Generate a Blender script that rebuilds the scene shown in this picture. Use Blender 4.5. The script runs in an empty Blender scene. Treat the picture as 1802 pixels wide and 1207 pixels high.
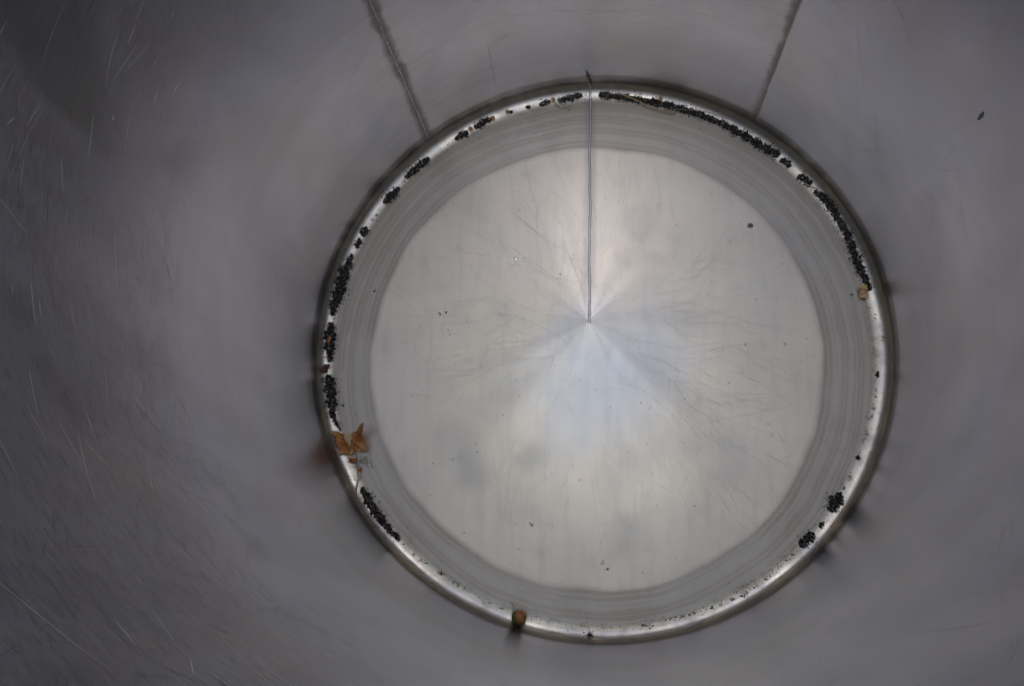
import bpy, math, random
from mathutils import Matrix, Vector

# ------------------------------------------------------------------ camera, sky, sun, exposure
scene = bpy.context.scene
R = math.radians

cam_data = bpy.data.cameras.new("camera")
cam_data.sensor_width = 36.0
cam_data.lens = 27.97
cam_data.clip_start = 0.01
cam_data.clip_end = 500.0
cam = bpy.data.objects.new("camera", cam_data)
scene.collection.objects.link(cam)
cam.matrix_world = Matrix(((0.994234, 0.0, 0.107235, 0.006916),
                           (0.025274, 0.971828, -0.234331, -0.33516),
                           (-0.104214, 0.235690, 0.966224, 1.38),
                           (0, 0, 0, 1)))
scene.camera = cam

SUN_EL, SUN_AZ = 34.0, 180.0          # azimuth: degrees from +Y (the far side) towards +X
world = bpy.data.worlds.new("World")
scene.world = world
world.use_nodes = True
wn, wl = world.node_tree.nodes, world.node_tree.links
wn.clear()
w_out = wn.new("ShaderNodeOutputWorld")
w_bg = wn.new("ShaderNodeBackground")
w_hsv = wn.new("ShaderNodeHueSaturation")
w_sky = wn.new("ShaderNodeTexSky")
w_sky.sky_type = 'NISHITA'
w_sky.sun_disc = False
w_sky.sun_elevation = R(SUN_EL)
w_sky.sun_rotation = R(SUN_AZ)
w_sky.air_density = 1.0
w_sky.dust_density = 1.0
w_hsv.inputs["Saturation"].default_value = 0.28     # thin overcast: a pale sky
w_bg.inputs["Strength"].default_value = 0.15
wl.new(w_sky.outputs[0], w_hsv.inputs["Color"])
wl.new(w_hsv.outputs[0], w_bg.inputs["Color"])
wl.new(w_bg.outputs[0], w_out.inputs["Surface"])

sun_data = bpy.data.lights.new("sun", 'SUN')
sun_data.energy = 0.5
sun_data.angle = R(15)
sun_data.color = (1.0, 0.93, 0.82)
sun = bpy.data.objects.new("sun", sun_data)
scene.collection.objects.link(sun)
sdir = Vector((math.sin(R(SUN_AZ)) * math.cos(R(SUN_EL)), math.cos(R(SUN_AZ)) * math.cos(R(SUN_EL)), math.sin(R(SUN_EL))))
sun.rotation_euler = sdir.to_track_quat('Z', 'Y').to_euler()
sun.location = sdir * 8

vs = scene.view_settings
vs.view_transform = 'Standard'
vs.look = 'None'
vs.gamma = 1.0
vs.exposure = 1.72
vs.use_curve_mapping = False
scene.cycles.max_bounces = 5
scene.cycles.glossy_bounces = 5
scene.cycles.diffuse_bounces = 2
scene.cycles.caustics_refractive = False

# ------------------------------------------------------------------ measured tables (polar: degrees, metres)
CLUMPS = [('two-lobed black soil clump up-left of the lone tan seed, left of the floor seam', [(123.521, 0.4828, 0.0088), (121.82, 0.4831, 0.0147), (120.072, 0.4824, 0.0108)], 0), ('black soil clump between two round tan seeds, upper left groove', [(118.26, 0.483, 0.0108), (116.401, 0.4849, 0.0137), (114.036, 0.4864, 0.0108)], 0), ('tiny black soil lump touching one round tan seed', [(109.581, 0.4837, 0.0069), (108.761, 0.4837, 0.0059)], 0), ('small lone black soil dot left of the pale stalk tangle', [(105.645, 0.4835, 0.0078), (104.609, 0.4823, 0.0078)], 0), ('short black soil clump ending at the round seed beside the pale stalk', [(102.597, 0.4826, 0.0078), (101.125, 0.4832, 0.0118), (99.913, 0.4844, 0.0098)], 0), ('beaded black soil clump just left of the floor seam', [(98.236, 0.4831, 0.0108), (96.397, 0.484, 0.0118), (94.826, 0.4855, 0.0137), (92.631, 0.4869, 0.0098)], 0), ('long ragged black soil band right of the floor seam under the crossed straws', [(88.931, 0.4866, 0.0098), (87.398, 0.4856, 0.0147), (84.96, 0.4841, 0.0118), (82.772, 0.4832, 0.0147), (79.132, 0.4812, 0.0147), (75.246, 0.4813, 0.0167), (71.321, 0.4813, 0.0157), (68.665, 0.4811, 0.0157), (66.025, 0.4818, 0.0147), (63.299, 0.4815, 0.0147), (60.135, 0.4817, 0.0147), (57.146, 0.4812, 0.0167), (53.724, 0.4818, 0.0167), (50.638, 0.4822, 0.0176), (47.663, 0.4845, 0.0176), (46.146, 0.4862, 0.0118)], 0), ('black soil clump at the lower end of the long ragged band', [(45.374, 0.4837, 0.0118), (44.052, 0.4848, 0.0137), (42.652, 0.4853, 0.0098)], 0), ('stubby black soil clump above the short orange straw', [(40.195, 0.4821, 0.0127), (38.739, 0.4853, 0.0157), (36.862, 0.488, 0.0127)], 0), ('long feathery black soil band running down to the tan leaf scrap', [(35.342, 0.4843, 0.0118), (32.819, 0.4883, 0.0147), (30.931, 0.4887, 0.0147), (29.19, 0.4883, 0.0147), (26.272, 0.4869, 0.0137), (23.893, 0.4868, 0.0147), (21.843, 0.4848, 0.0157), (19.397, 0.4829, 0.0176), (16.789, 0.4822, 0.0167), (14.688, 0.4828, 0.0147), (12.833, 0.4845, 0.0118), (10.945, 0.4847, 0.0098)], 0), ('star-shaped black soil speck alone on the right groove', [(-6.048, 0.4809, 0.0069), (-7.214, 0.4821, 0.0078)], 0), ('small black soil dot above the two big lower right clumps', [(-23.873, 0.4773, 0.0088), (-24.62, 0.4795, 0.0088)], 0), ('largest oval black soil clump in the lower right groove', [(-32.011, 0.4777, 0.0098), (-33.597, 0.4778, 0.0235), (-35.083, 0.4778, 0.0235), (-36.436, 0.4795, 0.0118)], 0), ('oval black soil clump below the largest one, lower right groove', [(-41.827, 0.4797, 0.0118), (-43.008, 0.4786, 0.0196), (-44.437, 0.4781, 0.0196), (-45.63, 0.4786, 0.0108)], 0), ('ragged black soil crumb between the two big lower right clumps', [(-38.877, 0.4803, 0.0069), (-40.249, 0.4808, 0.0098)], 0), ('long mottled brown and black soil band below the fallen leaf', [(-147.199, 0.4807, 0.0078), (-145.749, 0.4817, 0.0147), (-143.816, 0.482, 0.0186), (-141.797, 0.4834, 0.0167), (-139.948, 0.4822, 0.0176), (-138.337, 0.4823, 0.0147), (-136.659, 0.4821, 0.0118), (-134.83, 0.481, 0.0118), (-133.5, 0.4804, 0.0069)], 1), ('spindle-shaped dark soil clump directly above the fallen leaf', [(-172.766, 0.4845, 0.0137), (-170.862, 0.4825, 0.0235), (-168.729, 0.4831, 0.0235), (-166.204, 0.4829, 0.0196), (-163.983, 0.485, 0.0118), (-162.132, 0.4823, 0.0069), (-160.185, 0.4781, 0.0049)], 0.35), ('black soil clump carrying the oblong orange seed, left groove', [(175.56, 0.4847, 0.0118), (177.598, 0.4835, 0.0216), (179.639, 0.4829, 0.0255), (-178.581, 0.4819, 0.0216), (-176.927, 0.4813, 0.0127), (-175.656, 0.4812, 0.0098)], 0), ('longest spindle-shaped soil clump on the upper left groove', [(159.375, 0.4843, 0.0078), (161.465, 0.4837, 0.0157), (163.885, 0.4849, 0.0235), (166.535, 0.4831, 0.0265), (168.944, 0.4827, 0.0245), (171.0, 0.4847, 0.0196), (172.983, 0.4853, 0.0118), (173.964, 0.4829, 0.0078)], 0.15), ('small round black soil clump, upper of the touching left pair', [(152.357, 0.4848, 0.0127), (153.742, 0.4831, 0.0186), (154.615, 0.4828, 0.0118)], 0), ('small greenish black soil clump, lower of the touching left pair', [(155.433, 0.4839, 0.0108), (156.71, 0.4832, 0.0137), (157.699, 0.4827, 0.0069)], 0.1), ('smooth oval black soil clump on the upper left groove', [(140.591, 0.4798, 0.0098), (142.442, 0.4807, 0.0176), (144.1, 0.4819, 0.0176), (145.644, 0.484, 0.0098)], 0), ('oblong black soil clump with a notched lower edge, upper left groove', [(130.927, 0.4824, 0.0108), (132.602, 0.4826, 0.0167), (134.644, 0.483, 0.0167), (136.864, 0.4838, 0.0137), (137.972, 0.4838, 0.0078)], 0)]
CRUMBS = [(125.479, 0.4817), (138.62, 0.4831), (147.63, 0.4826), (148.791, 0.4812), (150.276, 0.4819), (91.403, 0.4872), (5.19, 0.4851), (0.809, 0.4899), (-10.062, 0.4803), (-11.09, 0.482), (-13.487, 0.4803), (-15.271, 0.4802), (-19.025, 0.4789), (-20.201, 0.477), (-27.959, 0.4782), (-28.882, 0.4797), (-31.033, 0.4785), (-47.688, 0.4789), (-49.26, 0.4806), (-51.234, 0.4801), (-53.538, 0.4793), (-54.874, 0.4824), (-57.558, 0.4828), (-59.337, 0.4834), (-60.578, 0.4847), (-62.359, 0.4821), (-64.756, 0.4816), (-66.574, 0.4801), (-70.788, 0.4789), (-72.579, 0.479), (-74.919, 0.4777), (-74.191, 0.4764), (-80.235, 0.4793), (-79.18, 0.4815), (-108.847, 0.4788), (-111.326, 0.4784), (-116.114, 0.4774), (-116.835, 0.4765), (-118.318, 0.4772), (-119.681, 0.4765), (-122.508, 0.4763), (-132.501, 0.4815), (-129.357, 0.4803), (-126.701, 0.4789), (-127.373, 0.4798), (-122.701, 0.4774), (-150.686, 0.4963), (-149.722, 0.4883), (-149.366, 0.4846), (-173.397, 0.4897), (174.452, 0.4812), (10.639, 0.4546), (-165.256, 0.464), (166.582, 0.4145), (169.83, 0.2812), (169.021, 0.2702), (-137.474, 0.2738), (-135.712, 0.2719), (-108.059, 0.333), (-86.754, 0.3855), (-87.809, 0.3763)]
LEAF_OUTLINE = [(-0.4625, -0.1638, 0.012), (-0.4548, -0.1644, 0.01), (-0.4429, -0.1693, 0.01), (-0.4356, -0.1716, 0.013), (-0.4258, -0.1685, 0.017), (-0.413, -0.1639, 0.025), (-0.4042, -0.1553, 0.036), (-0.3987, -0.1518, 0.04), (-0.3979, -0.1572, 0.036), (-0.4015, -0.1652, 0.029), (-0.4028, -0.1736, 0.024), (-0.4006, -0.185, 0.02), (-0.3961, -0.1983, 0.015), (-0.4094, -0.2001, 0.011), (-0.4193, -0.1951, 0.01), (-0.4215, -0.2009, 0.008), (-0.4284, -0.205, 0.008), (-0.4392, -0.2031, 0.007), (-0.4495, -0.205, 0.01), (-0.4477, -0.1963, 0.008), (-0.4534, -0.1855, 0.009), (-0.4578, -0.1747, 0.011)]
LEAF_FLAP = [(-0.4386, -0.1725, 0.0195), (-0.4323, -0.17, 0.0205), (-0.4244, -0.1685, 0.0215), (-0.4229, -0.1755, 0.0215), (-0.424, -0.1833, 0.0195), (-0.4273, -0.1924, 0.0165), (-0.4306, -0.1851, 0.0175), (-0.4341, -0.1823, 0.0185)]
LEAF_STEM = [(-0.4189, -0.1962, 0.011), (-0.4167, -0.2021, 0.01), (-0.4147, -0.2109, 0.0095), (-0.4134, -0.2218, 0.0095), (-0.4114, -0.2345, 0.008), (-0.4102, -0.2463, 0.0075), (-0.4106, -0.262, 0.009), (-0.4078, -0.28, 0.019)]
SEEDS = [(119.265, 0.4842), (113.607, 0.4839), (110.01, 0.4849), (99.276, 0.4848), (75.176, 0.486)]
OBLONG_SEED = (179.512, 0.4829)
BARK = (-174.151, 0.487)
NUT = (-104.435, 0.4851)
SCRAP = (10.776, 0.4731)
STRAW_A = [(84.496, 0.4881), (81.031, 0.4792), (76.9, 0.47), (74.162, 0.4675), (70.8, 0.4678)]
STRAW_B = [(73.824, 0.4695), (69.861, 0.478), (65.709, 0.4859), (61.381, 0.4897), (57.518, 0.4912), (55.366, 0.4906), (53.252, 0.4894)]
STRAW_C = [(37.886, 0.4794), (36.628, 0.4831), (35.303, 0.4874)]
STALK = [(99.041, 0.4821), (98.427, 0.4715), (97.452, 0.4648), (96.491, 0.4661), (95.348, 0.4596)]
STALK_TWIG = [(97.452, 0.4648), (96.952, 0.4719), (96.497, 0.4764)]
TWIG = [(91.608, 0.5, 0.0583), (91.147, 0.5, 0.0427), (90.56, 0.501, 0.0193)]
FLOOR_FLAKE = (37.45, 0.3496)
WHITE_SPOT = (133.367, 0.2042)
WALL_FLAKE = (20.145, 0.5, 0.4532)
RED_SCRAP = [(-0.433, -0.2079, 0.006), (-0.4293, -0.2109, 0.007), (-0.4245, -0.2169, 0.008), (-0.4177, -0.2209, 0.009), (-0.4159, -0.2217, 0.008), (-0.422, -0.2167, 0.006), (-0.4269, -0.2107, 0.005)]
FLUFF = (-151.861, 0.458)
NUB = (-90.794, 0.4933)

# ------------------------------------------------------------------ helpers
rnd = random.Random(7)
TAU = math.tau

def link(o, parent=None):
    scene.collection.objects.link(o)
    if parent is not None:
        o.parent = parent
    return o

def mesh_obj(name, verts, faces, mat, parent=None, smooth=True, uvs=None, mat_ids=None):
    me = bpy.data.meshes.new(name)
    me.from_pydata(verts, [], faces)
    for m in (mat if isinstance(mat, (list, tuple)) else [mat]):
        me.materials.append(m)
    if smooth:
        me.polygons.foreach_set("use_smooth", [True] * len(me.polygons))
    if mat_ids:
        me.polygons.foreach_set("material_index", mat_ids)
    if uvs is not None:
        lay = me.uv_layers.new(name="UVMap")
        for lp in me.loops:
            lay.data[lp.index].uv = uvs[lp.vertex_index]
    me.update()
    return link(bpy.data.objects.new(name, me), parent)

def empty(name, loc=(0, 0, 0)):
    o = bpy.data.objects.new(name, None)
    o.empty_display_size = 0.05
    o.location = loc
    return link(o)

def tag(o, label=None, cat=None, group=None, kind=None):
    if label: o["label"] = label
    if cat: o["category"] = cat
    if group: o["group"] = group
    if kind: o["kind"] = kind
    return o

# ---- the vat's shape: shallow raised cone, rounded knuckle, upright wall (a surface of revolution)
RW, RF, ACONE = 0.5, 0.024, 0.042
AC = math.atan(ACONE / 0.465)
R1 = RW - RF - RF * math.sin(AC)
Z1 = RF * (1 - math.cos(AC))
APX, APY = -0.009, 0.027
ZTOP = 1.10
WELD_A, WELD_B = 128.65, 54.2

def prof(r):
    if r <= R1: return Z1 + (R1 - r) * math.tan(AC) + 0.0088 * math.exp(-r / 0.058)     # drawn up towards the tip
    return RF - math.sqrt(max(RF ** 2 - (r - (RW - RF)) ** 2, 0.0))

def floor_pt(deg, r, lift=0.0):
    a = R(deg)
    k = max(0.0, 1 - r / R1)
    # objects are located by their finished position, so take the apex shift out of the height only
    x, y = r * math.cos(a), r * math.sin(a)
    rr = math.hypot(x - APX * k, y - APY * k)
    return Vector((x, y, prof(rr) + lift))

def floor_z(x, y):
    r = math.hypot(x, y)
    k = max(0.0, 1 - r / R1)
    return prof(min(math.hypot(x - APX * k, y - APY * k), RW - 1e-5))

def wob(a, z):
    """slow hand-rolled waviness of the sheet, metres"""
    f = min(1.0, max(0.0, (z - 0.05) / 0.12))
    w = 0.0006 * math.sin(3 * a + 1.3 + 2.0 * z) + 0.0005 * math.sin(7 * a - 5 * z + 0.4) + 0.00035 * math.sin(13 * a + 9 * z) \
        + 0.0003 * math.sin(17 * a - 21 * z + 2.0) + 0.00022 * math.sin(29 * a + 14 * z + 1.0)
    # a few shallow dents
    for da, dz, s, h in DENTS:
        d = ((a - da + math.pi) % TAU - math.pi) * RW
        q = (d / s) ** 2 + ((z - dz) / (s * 2.2)) ** 2
        if q < 6: w += h * math.exp(-q)
    return w * f

DENTS = [(R(166), 0.20, 0.010, 0.0012), (R(34), 0.16, 0.012, -0.0012), (R(-128), 0.22, 0.02, 0.001), (R(-120), 0.3, 0.018, -0.001),
         (R(-60), 0.25, 0.03, 0.001), (R(14), 0.3, 0.03, -0.0012), (R(150), 0.35, 0.04, 0.0014), (R(-150), 0.42, 0.04, -0.0014), (R(-165), 0.6, 0.05, 0.0016)]

def wall_pt(deg, z, lift=0.0):
    a = R(deg)
    r = RW + wob(a, z) - lift
    return Vector((r * math.cos(a), r * math.sin(a), z))

# ------------------------------------------------------------------ node helpers
class N:
    def __init__(self, name):
        self.mat = bpy.data.materials.new(name)
        self.mat.use_nodes = True
        self.t = self.mat.node_tree
        self.t.nodes.clear()
        self.out = self.t.nodes.new("ShaderNodeOutputMaterial")
        self.b = self.t.nodes.new("ShaderNodeBsdfPrincipled")
        self.t.links.new(self.b.outputs[0], self.out.inputs["Surface"])
    def n(self, typ, **kw):
        nd = self.t.nodes.new(typ)
        for k, v in kw.items(): setattr(nd, k, v)
        return nd
    def put(self, sock, v):
        if isinstance(v, bpy.types.NodeSocket): self.t.links.new(v, sock)
        else: sock.default_value = v
    def math(self, op, a, b=None, c=None, clamp=False):
        m = self.n("ShaderNodeMath", operation=op, use_clamp=clamp)
        self.put(m.inputs[0], a)
        if b is not None: self.put(m.inputs[1], b)
        if c is not None: self.put(m.inputs[2], c)
        return m.outputs[0]
    def vmath(self, op, a, b):
        m = self.n("ShaderNodeVectorMath", operation=op)
        self.put(m.inputs[0], a); self.put(m.inputs[1], b)
        return m.outputs[0] if op not in ('LENGTH', 'DISTANCE', 'DOT_PRODUCT') else m.outputs["Value"]
    def noise(self, vec, scale, detail=4, rough=0.55, dist=0.0):
        t = self.n("ShaderNodeTexNoise")
        self.put(t.inputs["Vector"], vec)
        t.inputs["Scale"].default_value = scale; t.inputs["Detail"].default_value = detail
        t.inputs["Roughness"].default_value = rough; t.inputs["Distortion"].default_value = dist
        return t.outputs[0]
    def remap(self, v, a, b, c=0.0, d=1.0, smooth=True):
        m = self.n("ShaderNodeMapRange", interpolation_type='SMOOTHSTEP' if smooth else 'LINEAR')
        self.put(m.inputs["Value"], v)
        for k, x in zip(("From Min", "From Max", "To Min", "To Max"), (a, b, c, d)): self.put(m.inputs[k], x)
        return m.outputs[0]
    def mix(self, fac, a, b, mode='MIX'):
        m = self.n("ShaderNodeMix", data_type='RGBA', blend_type=mode)
        self.put(m.inputs[0], fac); self.put(m.inputs[6], a); self.put(m.inputs[7], b)
        return m.outputs[2]
    def coords(self, which="Object"):
        return self.n("ShaderNodeTexCoord").outputs[which]
    def scale(self, vec, s, rot=(0, 0, 0), loc=(0, 0, 0)):
        m = self.n("ShaderNodeMapping")
        self.put(m.inputs["Vector"], vec)
        m.inputs["Scale"].default_value = s; m.inputs["Rotation"].default_value = rot; m.inputs["Location"].default_value = loc
        return m.outputs[0]
    def bump(self, h, strength, dist, normal=None):
        b = self.n("ShaderNodeBump")
        self.put(b.inputs["Height"], h)
        b.inputs["Strength"].default_value = strength; b.inputs["Distance"].default_value = dist
        if normal is not None: self.t.links.new(normal, b.inputs["Normal"])
        return b.outputs[0]
    def done(self, color=None, rough=None, metal=0.0, normal=None, **kw):
        if color is not None: self.put(self.b.inputs["Base Color"], color)
        if rough is not None: self.put(self.b.inputs["Roughness"], rough)
        self.b.inputs["Metallic"].default_value = metal
        if normal is not None: self.t.links.new(normal, self.b.inputs["Normal"])
        for k, v in kw.items(): self.put(self.b.inputs[k], v)
        return self.mat

def sep(nd, vec):
    s = nd.n("ShaderNodeSeparateXYZ"); nd.t.links.new(vec, s.inputs[0]); return s.outputs

def rgb(*c): return (c[0], c[1], c[2], 1.0)

# ------------------------------------------------------------------ materials
def mat_wall():
    m = N("scuffed_stainless_wall")
    uv = m.coords("UV")                       # metres: round the wall, up the wall
    u, v = sep(m, uv)[0:2]
    P = m.coords("Object")
    cloud = m.noise(P, 3.2, 5, 0.55, 0.6)
    cloud2 = m.noise(m.scale(P, (1, 1, 0.6), loc=(3, 1, 2)), 8.0, 4, 0.6, 0.4)
    brush = m.noise(m.scale(uv, (2.5, 420.0, 1)), 1.0, 3, 0.6)
    brush2 = m.noise(m.scale(uv, (16.0, 900.0, 1), loc=(0.3, 0.9, 0)), 1.0, 2, 0.5)
    cross = m.noise(m.scale(uv, (30.0, 420.0, 1), rot=(0, 0, R(52))), 1.0, 4, 0.6)
    # the upper wall is scoured and grimy; its lower limit wanders
    lim = m.math('ADD', v, m.math('MULTIPLY', m.math('SUBTRACT', cloud, 0.5), 0.55))
    worn = m.remap(lim, 0.50, 0.80)
    # only the left half was scoured (u runs 1.12 m .. 3.6 m round the wall)
    side = m.math('MULTIPLY', m.remap(u, 1.02, 1.30), m.remap(u, 2.15, 2.45, 1.0, 0.0))
    worn = m.math('MULTIPLY', worn, m.math('ADD', 0.12, m.math('MULTIPLY', side, 0.88)))
    # weld heat stain and grinding marks beside the two upright seams
    blot = m.noise(P, 24.0, 4, 0.65)
    def near(uw, w):
        d = m.math('ABSOLUTE', m.math('SUBTRACT', u, uw))
        d = m.math('ADD', d, m.math('MULTIPLY', m.math('SUBTRACT', blot, 0.5), w * 1.6))
        return m.math('SUBTRACT', 1.0, m.remap(d, w * 0.15, w), clamp=True)
    tint = m.math('MAXIMUM', near(R(WELD_A) * RW, 0.0150), near(R(WELD_B) * RW, 0.0165))
    wide = m.math('MAXIMUM', near(R(WELD_A) * RW, 0.06), near(R(WELD_B) * RW, 0.03))
    # darker strip beside the bottom seam
    strip = m.math('SUBTRACT', 1.0, m.remap(m.math('ADD', v, m.math('MULTIPLY', m.math('SUBTRACT', cloud2, 0.5), 0.008)), 0.046, 0.053), clamp=True)
    col = m.mix(m.remap(cloud, 0.35, 0.68), rgb(0.312, 0.324, 0.420), rgb(0.386, 0.392, 0.470))
    col = m.mix(m.math('MULTIPLY', m.remap(cloud2, 0.46, 0.72), 0.40), col, rgb(0.38, 0.378, 0.372))
    tone = m.noise(m.scale(P, (1, 1, 0.7), loc=(7, 3, 1)), 2.3, 3, 0.5, 0.4)
    col = m.mix(m.remap(tone, 0.40, 0.62), col, rgb(1.0, 0.985, 0.945), 'MULTIPLY')
    col = m.mix(m.math('MULTIPLY', worn, m.remap(cloud2, 0.36, 0.64, 0.70, 0.15)), col, rgb(0.285, 0.265, 0.238))
    bands = m.noise(m.scale(uv, (0.5, 16.0, 1), loc=(2, 0.4, 0)), 1.0, 3, 0.55, 0.2)
    col = m.mix(m.math('MULTIPLY', m.remap(bands, 0.42, 0.64), 0.22), col, rgb(0.30, 0.295, 0.32))
    blotch = m.math('MULTIPLY', m.remap(m.noise(m.scale(P, (1, 1, 0.8), loc=(9, 4, 6)), 5.5, 3, 0.5, 0.5), 0.52, 0.66), m.remap(v, 0.40, 0.62))
    fine = m.noise(m.scale(uv, (34.0, 190.0, 1), rot=(0, 0, R(40)), loc=(0.2, 0.1, 0)), 1.0, 4, 0.7, 0.3)
    col = m.mix(m.math('MULTIPLY', m.math('MULTIPLY', worn, m.remap(fine, 0.40, 0.70)), 0.38), col, rgb(0.46, 0.437, 0.41))
    col = m.mix(m.math('MULTIPLY', m.remap(cross, 0.55, 0.75), m.math('MULTIPLY', worn, 0.7)), col, rgb(0.13, 0.126, 0.12))
    col = m.mix(m.math('MULTIPLY', m.math('MULTIPLY', blotch, side), 0.55), col, rgb(0.17, 0.165, 0.165))
    col = m.mix(m.math('MULTIPLY', wide, 0.25), col, rgb(0.33, 0.32, 0.31))
    col = m.mix(m.math('MULTIPLY', tint, 0.8), col, rgb(0.15, 0.147, 0.147))
    col = m.mix(m.math('MULTIPLY', strip, m.remap(brush, 0.3, 0.75, 0.80, 0.40)), col, rgb(0.13, 0.124, 0.108))
    col = m.mix(m.math('MULTIPLY', m.remap(brush, 0.35, 0.7), 0.12), col, rgb(0.30, 0.30, 0.31))
    rough = m.math('ADD', 0.31, m.math('MULTIPLY', m.math('SUBTRACT', cloud2, 0.5), 0.16))
    rough = m.math('ADD', rough, m.math('MULTIPLY', brush2, 0.05))
    rough = m.math('ADD', rough, m.math('MULTIPLY', worn, 0.10))
    rough = m.math('ADD', rough, m.math('MULTIPLY', tint, 0.15))
    nb = m.bump(brush2, 0.14, 0.0003)
    return m.done(col, rough, 1.0, nb)

def mat_floor():
    m = N("stained_stainless_floor")
    P = m.coords("Object")
    x, y, z = sep(m, P)
    cloud = m.noise(P, 4.5, 5, 0.55, 0.5)
    cloud2 = m.noise(m.scale(P, (1, 1, 1), loc=(2.2, 0.7, 0)), 14.0, 5, 0.6, 0.3)
    fine = m.noise(P, 240.0, 3, 0.6)
    wander = m.noise(m.scale(P, (1, 1, 0), loc=(5, 5, 0)), 5.0, 2, 0.5)
    # dried puddle: everything outside the wandering tide line carries a film
    flat = m.n("ShaderNodeCombineXYZ"); m.put(flat.inputs[0], x); m.put(flat.inputs[1], y)
    d = m.vmath('DISTANCE', flat.outputs[0], (-0.006, -0.024, 0.0))
    d = m.math('ADD', d, m.math('MULTIPLY', m.math('SUBTRACT', wander, 0.5), 0.021))
    d = m.math('ADD', d, m.math('MULTIPLY', m.math('SUBTRACT', cloud2, 0.5), 0.004))
    film = m.remap(d, 0.3935, 0.4005)
    edge = m.math('MULTIPLY', m.remap(d, 0.386, 0.3965), m.remap(d, 0.3975, 0.412, 1.0, 0.0))
    edge = m.math('MULTIPLY', edge, m.remap(wander, 0.35, 0.65, 0.35, 1.0))
    rr = m.vmath('LENGTH', flat.outputs[0], (0, 0, 0))
    lines = m.noise(m.scale(m.math('ADD', d, 0.0), (1, 1, 1)), 1.0, 1) if False else None
    cmb = m.n("ShaderNodeCombineXYZ"); m.put(cmb.inputs[0], m.math('MULTIPLY', d, 170.0)); m.put(cmb.inputs[1], m.math('MULTIPLY', cloud, 1.6))
    rings = m.noise(cmb.outputs[0], 1.0, 4, 0.65)
    col = m.mix(m.remap(cloud, 0.35, 0.68), rgb(0.88, 0.80, 0.645), rgb(0.935, 0.835, 0.66))
    col = m.mix(m.math('MULTIPLY', m.remap(cloud2, 0.52, 0.72), 0.12), col, rgb(0.50, 0.49, 0.48))
    # straw-coloured sheet; blue sky reflection below the tip painted into its colour
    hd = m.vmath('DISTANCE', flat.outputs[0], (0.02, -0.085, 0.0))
    sky_blue = m.remap(m.math('ADD', hd, m.math('MULTIPLY', m.math('SUBTRACT', cloud, 0.5), 0.25)), 0.03, 0.20, 1.0, 0.0)
    col = m.mix(m.math('MULTIPLY', sky_blue, 0.62), col, rgb(0.68, 0.72, 0.79))
    # blurred dark tree reflections, painted into the floor colour with warped outlines
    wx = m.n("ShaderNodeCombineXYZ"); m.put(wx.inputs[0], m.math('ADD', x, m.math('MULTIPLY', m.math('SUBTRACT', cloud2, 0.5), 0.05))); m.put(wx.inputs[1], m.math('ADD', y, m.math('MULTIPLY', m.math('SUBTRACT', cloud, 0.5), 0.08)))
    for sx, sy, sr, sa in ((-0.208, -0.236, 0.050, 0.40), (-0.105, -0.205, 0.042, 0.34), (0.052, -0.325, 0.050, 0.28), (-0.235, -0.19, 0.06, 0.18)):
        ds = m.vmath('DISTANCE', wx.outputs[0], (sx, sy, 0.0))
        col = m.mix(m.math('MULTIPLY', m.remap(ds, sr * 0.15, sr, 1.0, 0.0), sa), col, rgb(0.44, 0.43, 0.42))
    refl_smudge = m.noise(m.scale(P, (1, 1, 0), loc=(1.5, 8, 0)), 8.0, 2, 0.45)  # more soft dark reflections, put into the colour at random
    col = m.mix(m.math('MULTIPLY', m.remap(refl_smudge, 0.55, 0.74), 0.18), col, rgb(0.46, 0.45, 0.445))
    col = m.mix(m.math('MULTIPLY', film, m.remap(cloud, 0.35, 0.65, 0.58, 0.82)), col, rgb(0.455, 0.40, 0.305))
    col = m.mix(m.math('MULTIPLY', m.math('MULTIPLY', film, m.remap(rings, 0.46, 0.58)), 0.55), col, rgb(0.72, 0.675, 0.59))
    col = m.mix(m.math('MULTIPLY', edge, 0.40), col, rgb(0.33, 0.275, 0.205))
    # heat stain beside the radial seam
    xs = m.math('ABSOLUTE', m.math('ADD', m.math('SUBTRACT', x, SEAM_X), m.math('MULTIPLY', m.math('SUBTRACT', cloud2, 0.5), 0.012)))
    stain = m.math('MULTIPLY', m.remap(xs, 0.004, 0.016, 1.0, 0.0), m.remap(y, 0.06, 0.12))
    col = m.mix(m.math('MULTIPLY', stain, 0.40), col, rgb(0.36, 0.35, 0.335))
    specks = m.remap(m.noise(P, 130.0, 2, 0.5), 0.735, 0.76)
    col = m.mix(m.math('MULTIPLY', specks, 0.5), col, rgb(0.14, 0.11, 0.08))
    # knuckle is dull with limescale
    scale_ = m.math('MULTIPLY', m.remap(rr, 0.470, 0.482), m.remap(cloud2, 0.35, 0.6))
    rough = m.math('ADD', 0.45, m.math('MULTIPLY', m.math('SUBTRACT', cloud2, 0.5), 0.14))
    rough = m.math('ADD', rough, m.math('MULTIPLY', film, 0.04))
    rough = m.math('ADD', rough, m.math('MULTIPLY', scale_, 0.06))
    # the knuckle below the wall: polished low down, darker where it meets the weld
    kn = m.remap(rr, 0.466, 0.474)
    grime = m.math('MULTIPLY', m.remap(m.math('ADD', z, m.math('MULTIPLY', m.math('SUBTRACT', cloud2, 0.5), 0.004)), 0.006, 0.0115), kn)  # mask for the darker upper part of the knuckle
    col = m.mix(m.math('MULTIPLY', m.remap(rr, 0.479, 0.485), m.remap(cloud2, 0.38, 0.60, 0.15, 0.85)), col, rgb(0.56, 0.55, 0.53))
    col = m.mix(m.math('MULTIPLY', grime, 0.75), col, rgb(0.15, 0.142, 0.12))
    lime = m.math('MULTIPLY', kn, m.remap(m.noise(P, 38.0, 4, 0.7), 0.45, 0.64))
    col = m.mix(m.math('MULTIPLY', lime, 0.55), col, rgb(0.36, 0.315, 0.25))
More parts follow.
